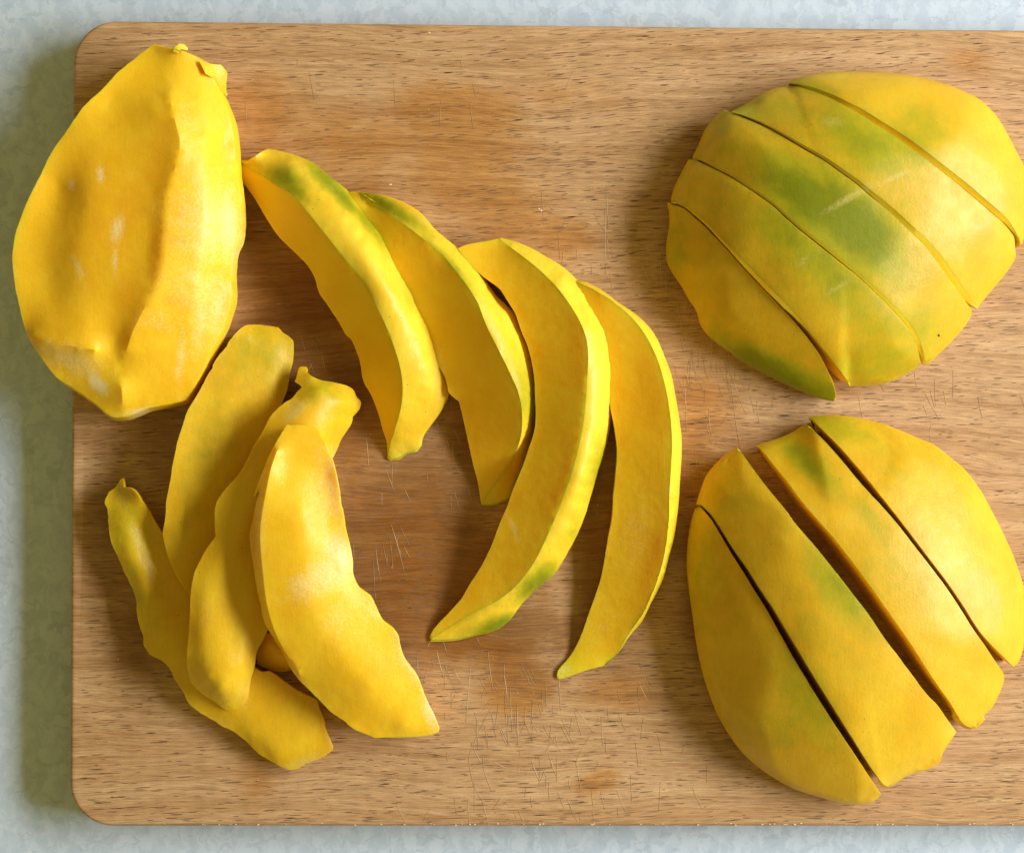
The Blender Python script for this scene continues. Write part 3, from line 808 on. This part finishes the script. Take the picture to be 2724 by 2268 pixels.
s3_ridge = [(318,52,8.4),(400,110,12.6),(480,175,15.3),(550,250,17.1),(610,340,18.3),(640,410,18.6),(650,480,18.6),(646,560,18.6),(640,650,18.6),(630,740,18.3),(612,830,18.0),(590,910,17.4),(560,1000,16.5),(525,1090,15.3),(485,1180,13.8),(440,1265,12.0),(380,1340,9.6),(310,1395,7.2),(220,1440,4.8),(130,1495,2.4),(68,1535,1.2)]
far3 = [(0,1700),(900,1600),(1000,200),(400,-100),(300,-50)]
o, _ = build_solid("mango_slice", cp("c3", [(163,85,9.5),(200,70,9),(260,60,8.6),(318,48,8.4),(380,65,8.4),(440,90),(500,125,8.8),(550,155),(600,200,9),(640,250),(680,310,8),(715,375),(735,450,8),(742,520),(740,600,8),(735,680),(722,770,8),(700,860),(680,920,7.5),(650,1020),(620,1110,7),(570,1210),(520,1290,5),(460,1340),(400,1400,3),(350,1465),(300,1500,2),(240,1515),(160,1535,1),(65,1540,.8),
    (60,1530,.8),(75,1500),(130,1440,2.5),(180,1385),(205,1340),(250,1270,6),(290,1190),(320,1110,8.5),(350,1040),(370,980),(400,910,10.5),(425,840),(450,760,11.5),(455,700),(452,640,11.5),(450,580),(440,510,11.5),(425,450),(400,390,11.5),(380,330),(350,280,11),(320,235),(260,190,10),(210,150),(180,110)]),
    [cp("c3", s3_ridge)], [cp("c3", [(560,190,14),(690,400,15),(705,560,15.5),(695,720,15.5),(660,900,14.5),(610,1050,13),(530,1220,10),(430,1360,6)])],
    skin=cp("c3", s3_ridge + far3), outer=cp("c3", s3_ridge + far3), inset=(-0.0006, 0.0010, 0.0050), jagamp=0.9, rmat=M_SKIN, seed=5.3, lumps=0.00008)
tag(o, "longest crescent mango slice, its upper tip lying over the ridged slice", SLICE, G1)

s4_ridge = [(615,212,10.36),(690,248,12.58),(780,312,13.32),(850,388,14.06),(900,480,14.8),(930,570,15.17),(952,680,15.54),(962,800,15.54),(958,900,15.54),(952,1000,15.17),(950,1100,14.43),(934,1220,12.95),(906,1322,11.1),(863,1428,8.88),(805,1512,5.92),(755,1592,2.59),(712,1632,1.2)]
far4 = [(760,1800),(1300,1500),(1300,200),(700,0),(560,120)]
o, _ = build_solid("mango_slice", cp("c3", [(600,205,9),(640,210,9),(700,240,9),(760,285),(820,325,9),(870,370),(905,420,9),(935,490),(960,560,9),(975,640),(990,730,9),(997,800),(995,880,9),(990,960),(985,1040,8.5),(970,1150),(950,1230,7),(925,1320),(880,1410,5),(850,1470),(800,1530,3),(760,1590),(715,1635,1.5),(640,1655),(570,1680,.9),(540,1688,.8),(532,1675,.8),(540,1650),(590,1590,1),(625,1520),(660,1420,4),(695,1320),(710,1250,6.5),(725,1160),(740,1080,8.5),(745,1000),(755,900,9.5),(757,820),(745,740,10),(735,690),(722,600,10),(700,500),(660,400,10),(620,300),(590,240,10)]),
    [cp("c3", s4_ridge)], [], skin=cp("c3", s4_ridge + far4), outer=cp("c3", s4_ridge + far4), inset=(0.0002, 0.0016, 0.0060), jagamp=0.8, rmat=M_SKIN, seed=6.4)
tag(o, "thin crescent mango slice showing its flat cut face, rightmost of the fan", SLICE, G1)

# ---------------------------------------------------------------- pile of trimmings
G2 = "mango strips trimmed from the core, piled at lower left"
pd_ = cp("c5", [(150,138,3),(158,165),(152,185),(185,185,7),(215,210,8),(245,250,7),(280,300,6),(320,370,5),(370,450,4),(430,580,3),(500,740,3),(590,900,3),(700,1010,4),(800,1100,5),(840,1125,5),(870,1140,5),(900,1135,5),(930,1150),(970,1180),(1010,1210,5),(1070,1245),(1120,1270),(1150,1280,4),(1165,1330),(1190,1390),(1195,1430),(1215,1480),(1238,1530,3),(1230,1545),(1180,1580),(1100,1610),(1050,1640,2),(1005,1645,2),(950,1620),(900,1590,2),(850,1560),(790,1500),(720,1445,2.5),(660,1420),(620,1390),(550,1350,3),(490,1300),(460,1240),(420,1180,3),(390,1120),(350,1080),(290,1050),(255,1000,3),(255,960),(235,900,4),(220,820),(215,760),(195,700,4),(160,630),(130,560),(90,470,5),(75,390),(70,300,5),(52,265),(75,210,4),(115,185),(130,152)])
o, _ = build_solid("mango_strip", pd_, [], [cp("c5", [(140,220,10),(150,340,13),(200,520,13.5),(260,700,13),(330,860,12),(420,1020,11),(540,1180,10),(680,1300,9.5),(800,1350,9),(950,1400,8.5),(1080,1460,8)]), cp("c5", [(240,400,9),(330,620,8),(430,840,8)]), cp("c5", [(820,1450,7.5),(950,1560,7)])],
    mat=M_TRIM, inset=(0.0001, 0.0006, 0.0018), jagamp=1.8, seed=7.5, oz=2.3, zmap=(0.4, 3.2), rough=0.0002, lumps=0.00008)
tag(o, "long bent mango strip with a ragged tip, lowest and outermost of the pile", STRIP, G2)

o, _ = build_solid("mango_strip", cp("c4", [(1030,120,6),(1060,112,5),(1130,112,4),(1210,122),(1265,130,4),(1290,165),(1330,190,4),(1365,220),(1365,300,4),(1360,360),(1340,450,4),(1320,560),(1290,640,4),(1260,750),(1200,880,4),(1120,1030),(1050,1180,4),(980,1350),(900,1560,4)]) + cp("c5", [(560,640,4),(525,740,4),(495,745,5),(480,720),(430,650,6),(390,560),(365,480),(355,420,8)]) +
    cp("c4", [(480,1480,9),(490,1400),(495,1310),(510,1240,10),(525,1160),(535,1080),(555,990,11),(570,910),(600,820,11),(628,730),(650,680),(700,600,11),(740,530),(780,450),(810,410),(812,390),(840,340,10),(890,280),(915,250),(920,230),(980,160,8)]),
    [], [cp("c4", [(1060,190,13),(1000,350,15.5),(900,560,17),(800,800,17),(730,1050,16.5),(680,1300,15.5),(640,1500,14),(600,1700,11)]), cp("c4", [(1220,300,10.5),(1120,560,11.5),(1000,800,11),(900,1050,10.5),(800,1350,10)])],
    mat=M_TRIM, inset=(0.0002, 0.0010, 0.0030), jagamp=1.0, seed=8.6, oz=2.6, zmap=(0.42, 4.6), lumps=0.00008)
tag(o, "broad smooth olive-yellow mango strip directly beneath the mango core", STRIP, G2)

pb = cp("c4", [(1370,500,9),(1385,480,9),(1400,400,8),(1450,397,8),(1466,412,8),(1450,440,9),(1490,465,10),(1550,490,9),(1640,505),(1700,520,7),(1745,535,5),(1780,560),(1790,600,3),(1830,640,2),(1815,690),(1770,740,2),(1760,790),(1720,850,2),(1690,900),(1665,960,3),(1640,1010,4),(1560,1150,8),(1450,1400,10)]) + \
     cp("c5", [(960,450,11),(930,700,11),(905,900,10),(870,980,9),(840,1040),(830,1110,8),(810,1180),(795,1270,6),(770,1310),(720,1335,5),(680,1335,5),(620,1290,6),(560,1250),(500,1195,8),(482,1120),(480,1050,12),(490,950),(495,850,14),(500,740),(515,640,15),(545,570),(590,490,15),(630,440),(625,400),(625,300,15),(640,250)]) + \
     cp("c4", [(930,1200,15),(970,1160),(1020,1090,15),(1060,1010),(1100,930,15),(1150,850),(1200,750,14),(1250,690),(1310,640,13),(1360,610),(1390,570,11),(1425,535,10.5)])
o, _ = build_solid("mango_strip", pb, [], [cp("c4", [(1530,560,14),(1430,680,18),(1330,820,19.5),(1230,980,19.5),(1130,1150,19.5),(1050,1330,20),(1000,1500,20.5)]) + cp("c5", [(590,690,20.5),(570,850,19.5),(570,1000,18),(590,1130,15.5),(650,1230,12)]), cp("c4", [(1700,640,8.5),(1620,820,9.5),(1480,1080,13),(1380,1300,14)]), cp("c5", [(800,500,15),(780,750,15),(760,950,14.5),(730,1120,13)])],
    mat=M_TRIM, thick=10, inset=(0.0003, 0.0012, 0.0028), jagamp=1.2, seed=9.7, oz=2.5, zmap=(0.45, 9.0), lumps=0.00008)
tag(o, "twisted mango strip with a torn upper end, running under the bright fibrous strip", STRIP, G2)

o, _ = build_solid("mango_strip", cp("c5", [(870,940,4),(900,940,5),(960,950,6),(1030,1000,6),(1100,1090,5),(1110,1160,4),(1060,1160,3),(1020,1130,2.5),(960,1140,2),(900,1125,2),(845,1100,2),(838,1030,3)]),
    [], [cp("c5", [(900,1000,7),(960,1050,7.5),(1030,1090,7)])], inset=(0.0002, 0.0006, 0.0018), jagamp=0.8, seed=10.8, step=7)
tag(o, "small mango scrap peeking out beneath the bright fibrous strip", STRIP, G2)

pc = cp("c4", [(1320,795,20),(1350,800),(1400,795,20),(1450,800),(1505,795,19),(1530,815),(1555,870,18),(1580,910),(1610,990,17),(1640,1060),(1660,1150),(1680,1250,17),(1690,1350)]) + \
     cp("c5", [(1285,300,17),(1300,400),(1320,480,17),(1335,560),(1340,640,16),(1365,700),(1400,725),(1430,750,14),(1450,790),(1490,870,13),(1540,910),(1570,950,12),(1585,1020),(1610,1080,10),(1665,1150),(1690,1210,8),(1720,1290),(1760,1370),(1785,1430,4),(1780,1450,3.5),(1730,1465),(1650,1475,4),(1560,1475),(1450,1480,5),(1420,1465),(1380,1450),(1330,1425,7),(1290,1390),(1230,1350,8),(1180,1300),(1120,1240,10),(1060,1180),(1010,1110,12),(970,1030),(920,950,14),(880,880),(860,790,17),(840,700),(825,600,18),(810,500),(805,420,19),(815,380),(835,280,19),(855,200)]) + \
     cp("c4", [(1090,1290,19),(1140,1150),(1200,1000,19),(1260,890),(1310,810,20)])
c_ridge = cp("c5", [(945,-2,24.6),(912,100,25.2),(885,230,25.6),(862,370,25.8),(860,480,25.8),(872,620,25.2),(892,780,24),(928,910,22),(985,1030,19.6),(1060,1140,17.2)])
o, _ = build_solid("mango_strip", pc, [c_ridge], [cp("c5", [(1000,80,26.5),(1060,300,30),(1080,500,31),(1090,700,30),(1150,850,27.5),(1260,1000,23.5),(1400,1180,18.5),(1540,1340,12),(1600,1420,9)]), cp("c5", [(1200,120,23),(1230,350,24.5),(1250,550,26.5),(1290,700,25),(1380,860,21.5),(1480,1000,18)])],
    thick=9, inset=(0.0001, 0.0010, 0.0026), jagamp=1.2, seed=11.9, oz=4.0, zmap=(0.68, 4.6), rough=0.00016, lumps=0.00008)
tag(o, "bright broad fibrous mango strip lying on top of the pile, cut side up", STRIP, G2)

# ---------------------------------------------------------------- the two peeled cheeks
class Dome:
    def __init__(s, poly, cx, cy, top, rim, seed, p=2.3, q=0.85, mixf=0.65, nf=16):
        s.cx, s.cy, s.top, s.rim, s.p, s.q, s.seed, s.mixf = cx, cy, top, rim, p, q, seed, mixf
        P = resample([(x, y, 0.0) for (x, y) in poly], 6, True)
        a = np.arctan2(P[:, 1] - cy, P[:, 0] - cx); r = np.hypot(P[:, 0] - cx, P[:, 1] - cy)
        o = np.argsort(a); s.a = np.concatenate([a[o] - 2*np.pi, a[o], a[o] + 2*np.pi]); s.r = np.tile(r[o], 3)
        rn = random.Random(seed)
        s.planes = []
        for k in range(nf):
            t = 2 * math.pi * (k * 0.618 + rn.random() * 0.08); rr = math.sqrt((k + 0.5) / nf) * 0.86
            R = np.interp(math.atan2(math.sin(t), math.cos(t)), s.a, s.r)
            x, y = cx + math.cos(t) * rr * R, cy + math.sin(t) * rr * R
            z0 = s.smooth(x, y); e = 12.0
            s.planes.append((x, y, z0, (s.smooth(x + e, y) - s.smooth(x - e, y)) / (2*e), (s.smooth(x, y + e) - s.smooth(x, y - e)) / (2*e)))
    def smooth(s, x, y):
        r = math.hypot(x - s.cx, y - s.cy) / np.interp(math.atan2(y - s.cy, x - s.cx), s.a, s.r)
        r = min(r, 1.0)
        return s.rim + (s.top - s.rim) * (1 - r ** s.p) ** s.q
    def __call__(s, x, y):
        z = s.smooth(x, y)
        zs = [z0 + gx * (x - px) + gy * (y - py) for (px, py, z0, gx, gy) in s.planes]
        m = min(zs); k = 0.5
        zf = m - k * math.log(sum(math.exp(-(v - m) / k) for v in zs if v - m < 12)) + 0.25
        zf = max(zf, z)
        zz = z * (1 - s.mixf) + min(zf, z + 2.0) * s.mixf
        return zz + 0.35 * noise.noise((x * 0.006, y * 0.006, s.seed))

U_OUT = cp("c6", [(675,130),(740,105),(830,88),(1020,80),(1220,92),(1380,125),(1530,180),(1650,265),(1745,410),(1811,540),(1850,700),(1835,800),(1795,925),(1730,1040),(1575,1225),(1460,1380),(1350,1490),(1230,1545),(1050,1595),(955,1600),(893,1675),(740,1625),(540,1530),(370,1420),(250,1310),(190,1180),(110,1050),(85,1000),(80,930),(95,745),(160,560),(215,495),(270,360),(355,265),(470,235),(540,190),(690,145)])
UC = cp("c6", [(930, 830)])[0]
UD = Dome(U_OUT, UC[0], UC[1], 27.0, 7.0, 3)
L_OUT = cp("c7", [(590,70),(660,66),(740,70),(880,100),(1030,160),(1150,230),(1280,370),(1380,560),(1450,740),(1470,900),(1440,1060),(1375,1150),(1330,1250),(1245,1340),(1183,1355),(1125,1440),(1010,1520),(905,1582),(873,1620),(780,1648),(620,1615),(480,1560),(330,1450),(220,1290),(150,1090),(115,880),(92,680),(95,580),(128,430),(170,310),(290,195),(375,185),(510,140)])
LC = cp("c7", [(760, 840)])[0]
LD = Dome(L_OUT, LC[0], LC[1], 27.0, 7.0, 8)

def cheek_slice(c, dome, outer_pts, l_edge, r_edge, off, seed, label, group, slant=None):
    """outline goes along the cut edges; outer arcs are peeled outer side"""
    edge_cut = [tuple(p[:2]) for p in cp(c, l_edge or [])] + [tuple(p[:2]) for p in cp(c, r_edge or [])]
    out = cp(c, outer_pts)
    cuts = [cp(c, e) for e in (l_edge, r_edge) if e]
    o, vx = build_solid("mango_slice", out, zfun=lambda x, y: dome(x, y) + off, step=10, skin="all", outer=None, inset=(-0.0009, 0.0002, 0.0040), jagamp=0.6, seed=seed, rough=0.00008,
                        cutlines=cuts, slant=(cp(c, l_edge),) + slant if slant else None)
    tag(o, label, SLICE, group)
    return o
GU = "slices of the upper peeled mango cheek"
GL = "slices of the lower peeled mango cheek"
u1L = [(675,130),(720,137),(800,160),(880,190),(950,225),(1020,260),(1100,310),(1180,360),(1270,420),(1350,480),(1440,550),(1530,620),(1600,680),(1670,740),(1725,790),(1760,840),(1785,888)]
def shift(pts, dx, dy): return [(x + dx, y + dy) for x, y in pts]
u2R = [(690,145),(790,172),(868,206),(938,243),(1006,280),(1085,331),(1163,381),(1252,442),(1330,502),(1419,572),(1508,643),(1578,703),(1650,765),(1715,822),(1762,880)]
u2L = [(385,275),(440,290),(520,320),(600,360),(680,405),(760,450),(840,495),(920,550),(1000,605),(1060,655),(1130,710),(1200,770),(1270,835),(1340,900),(1400,970),(1450,1040),(1500,1110),(1540,1170),(1578,1225)]
u3R = [(355,265),(430,298),(512,332),(592,372),(670,417),(748,463),(828,508),(906,564),(984,620),(1044,671),(1112,727),(1180,788),(1248,854),(1316,920),(1374,990),(1424,1062),(1476,1134),(1520,1196),(1560,1245)]
u3L = [(205,500),(240,512),(300,542),(380,582),(450,627),(520,672),(590,722),(650,777),(720,837),(790,892),(860,947),(930,1002),(1000,1057),(1060,1112),(1120,1167),(1180,1227),(1240,1292),(1280,1352),(1310,1420),(1325,1495)]
u4R = [(190,500),(228,520),(292,551),(372,591),(442,636),(511,682),(580,732),(640,788),(709,848),(778,903),(848,959),(918,1014),(987,1069),(1046,1124),(1105,1179),(1164,1239),(1222,1304),(1262,1362),(1290,1428),(1306,1502)]
u4L = [(100,712),(150,732),(200,770),(260,820),(320,880),(380,940),(440,1003),(500,1063),(560,1126),(625,1188),(688,1255),(745,1325),(800,1395),(855,1465),(905,1530),(955,1600)]
u5R = [(80,722),(140,742),(192,784),(250,836),(308,896),(366,958),(424,1024),(484,1088),(544,1150),(604,1213),(664,1275),(716,1335),(762,1395),(806,1455),(850,1540),(880,1610),(893,1675)]
cheek_slice("c6", UD, u1L + [(1797,925),(1835,800),(1850,700),(1840,620),(1811,540),(1780,480),(1745,410),(1700,330),(1650,265),(1590,210),(1530,180),(1450,145),(1380,125),(1310,105),(1220,92),(1120,83),(1020,80),(920,80),(830,88),(740,105)],
            u1L, None, 1.6, 21.1, "bright yellow outermost mango slice nearest the board's top right corner", GU, ((0, .08, .5, .9, 1), (.2, 1.0, 1.5, 1.5, .3)))
cheek_slice("c6", UD, u2L + [(1640,1150),(1690,1090),(1730,1040),(1770,980)] + u2R[::-1] + [(610,160),(540,190),(470,235)],
            u2L, u2R, 0.7, 22.2, "slice of the upper cheek lying against its bright outermost slice", GU, ((0, .2, .5, .75, .95, 1), (.2, .5, 1.0, 1.9, 2.0, .4)))
u3 = cheek_slice("c6", UD, u3L + [(1350,1490),(1400,1440),(1460,1380),(1520,1310)] + u3R[::-1] + [(310,310),(270,360),(240,430)],
            u3L, u3R, 0.0, 23.3, "middle slice of the upper cheek with the darkest green patch and a brown spot", GU, ((0, .2, .5, .75, .95, 1), (.2, .5, .6, 1.0, 1.2, .3)))
cheek_slice("c6", UD, u4L + [(1050,1595),(1150,1580),(1230,1545),(1290,1510)] + u4R[::-1] + [(160,560),(120,640)],
            u4L, u4R, -0.2, 24.4, "slice of the upper cheek between the darkest green slice and the small pointed slice", GU, ((0, .2, .4, .6, .75, 1), (.2, .5, 1.1, 1.3, .2, .1)))
cheek_slice("c6", UD, u5R + [(830,1660),(740,1625),(640,1580),(540,1530),(450,1480),(370,1420),(300,1370),(250,1310),(230,1240),(190,1180),(150,1110),(110,1050),(85,1000),(80,930),(95,830),(95,745)],
            u5R, None, -1.2, 25.5, "pointed lower-left end slice of the upper cheek with a green lower edge", GU)
# brown spot on the middle slice
sx, sy = cp("c6", [(1393, 1363)])[0]
p = at(sx, sy, (UD(sx, sy) + 0.25) / 1000)
sv = [(0, 0, .00035)]; sf = []
for k in range(9):
    a = k / 9 * 6.283; r = .00055 * random.uniform(.7, 1.3)
    sv.append((r * math.cos(a), r * math.sin(a) * .8, -.0004))
for k in range(9): sf.append((0, 1 + k, 1 + (k + 1) % 9))
sf.append(tuple(range(9, 0, -1)))
sp = link_mesh("brown_spot", sv, sf, M_SPOT, parent=u3)
sp.location = Vector(p) - u3.location

l1L = [(590,70),(620,100),(700,180),(780,270),(860,370),(940,470),(1020,575),(1100,680),(1160,760),(1220,850),(1270,930),(1320,990),(1370,1040),(1420,1090)]
l2R = [(580,100),(650,170),(720,250),(800,345),(870,420),(940,500),(1010,590),(1080,680),(1140,760),(1200,850),(1250,930),(1300,1000),(1340,1060),(1375,1110)]
l2L = [(375,185),(430,255),(490,330),(550,410),(610,480),(680,560),(750,650),(810,730),(870,815),(930,900),(990,985),(1050,1080),(1110,1170),(1160,1240),(1185,1285)]
l3R = [(290,195),(340,265),(400,345),(470,430),(530,510),(600,590),(680,690),(750,780),(820,870),(880,960),(940,1040),(1000,1120),(1060,1200),(1100,1240),(1150,1310),(1183,1355)]
l3L = [(130,420),(180,470),(220,530),(270,610),(320,680),(370,760),(430,850),(490,950),(550,1050),(610,1150),(660,1230),(710,1310),(760,1390),(810,1470),(850,1530),(880,1570)]
l4R = [(128,430),(172,482),(208,540),(252,616),(306,700),(352,776),(406,862),(458,956),(514,1056),(574,1156),(634,1252),(692,1342),(746,1422),(796,1496),(838,1560),(873,1612)]
cheek_slice("c7", LD, l1L + [(1440,1060),(1455,1010),(1465,930),(1468,850),(1462,790),(1450,740),(1420,650),(1380,560),(1330,460),(1280,370),(1220,290),(1150,230),(1090,185),(1030,160),(960,130),(880,100),(800,80),(740,70),(660,66)],
            l1L, None, -0.5, 31.1, "bright yellow right-hand end slice of the gapped lower cheek", GL)
cheek_slice("c7", LD, l2L + [(1210,1320),(1245,1340),(1270,1330),(1298,1305),(1290,1290),(1330,1250),(1355,1200),(1375,1150)] + l2R[::-1] + [(560,110),(510,140),(440,168)],
            l2L, l2R, -0.5, 32.2, "narrow mango slice standing between the two wide dark gaps", GL)
cheek_slice("c7", LD, l3L + [(905,1582),(960,1545),(1010,1520),(1080,1500),(1115,1475),(1125,1440),(1150,1400)] + l3R[::-1] + [(240,230),(200,270),(170,310),(150,360)],
            l3L, l3R, 0.4, 33.3, "wide mango slice with a ragged notched lower end, in the lower cheek", GL)
cheek_slice("c7", LD, l4R + [(840,1638),(780,1648),(700,1638),(620,1615),(540,1590),(480,1560),(400,1510),(330,1450),(280,1390),(220,1290),(180,1190),(150,1090),(130,990),(115,880),(100,770),(92,680),(95,580),(110,490)],
            l4R, None, -0.6, 34.4, "large smooth left-hand end slice of the lower cheek, in shade", GL)
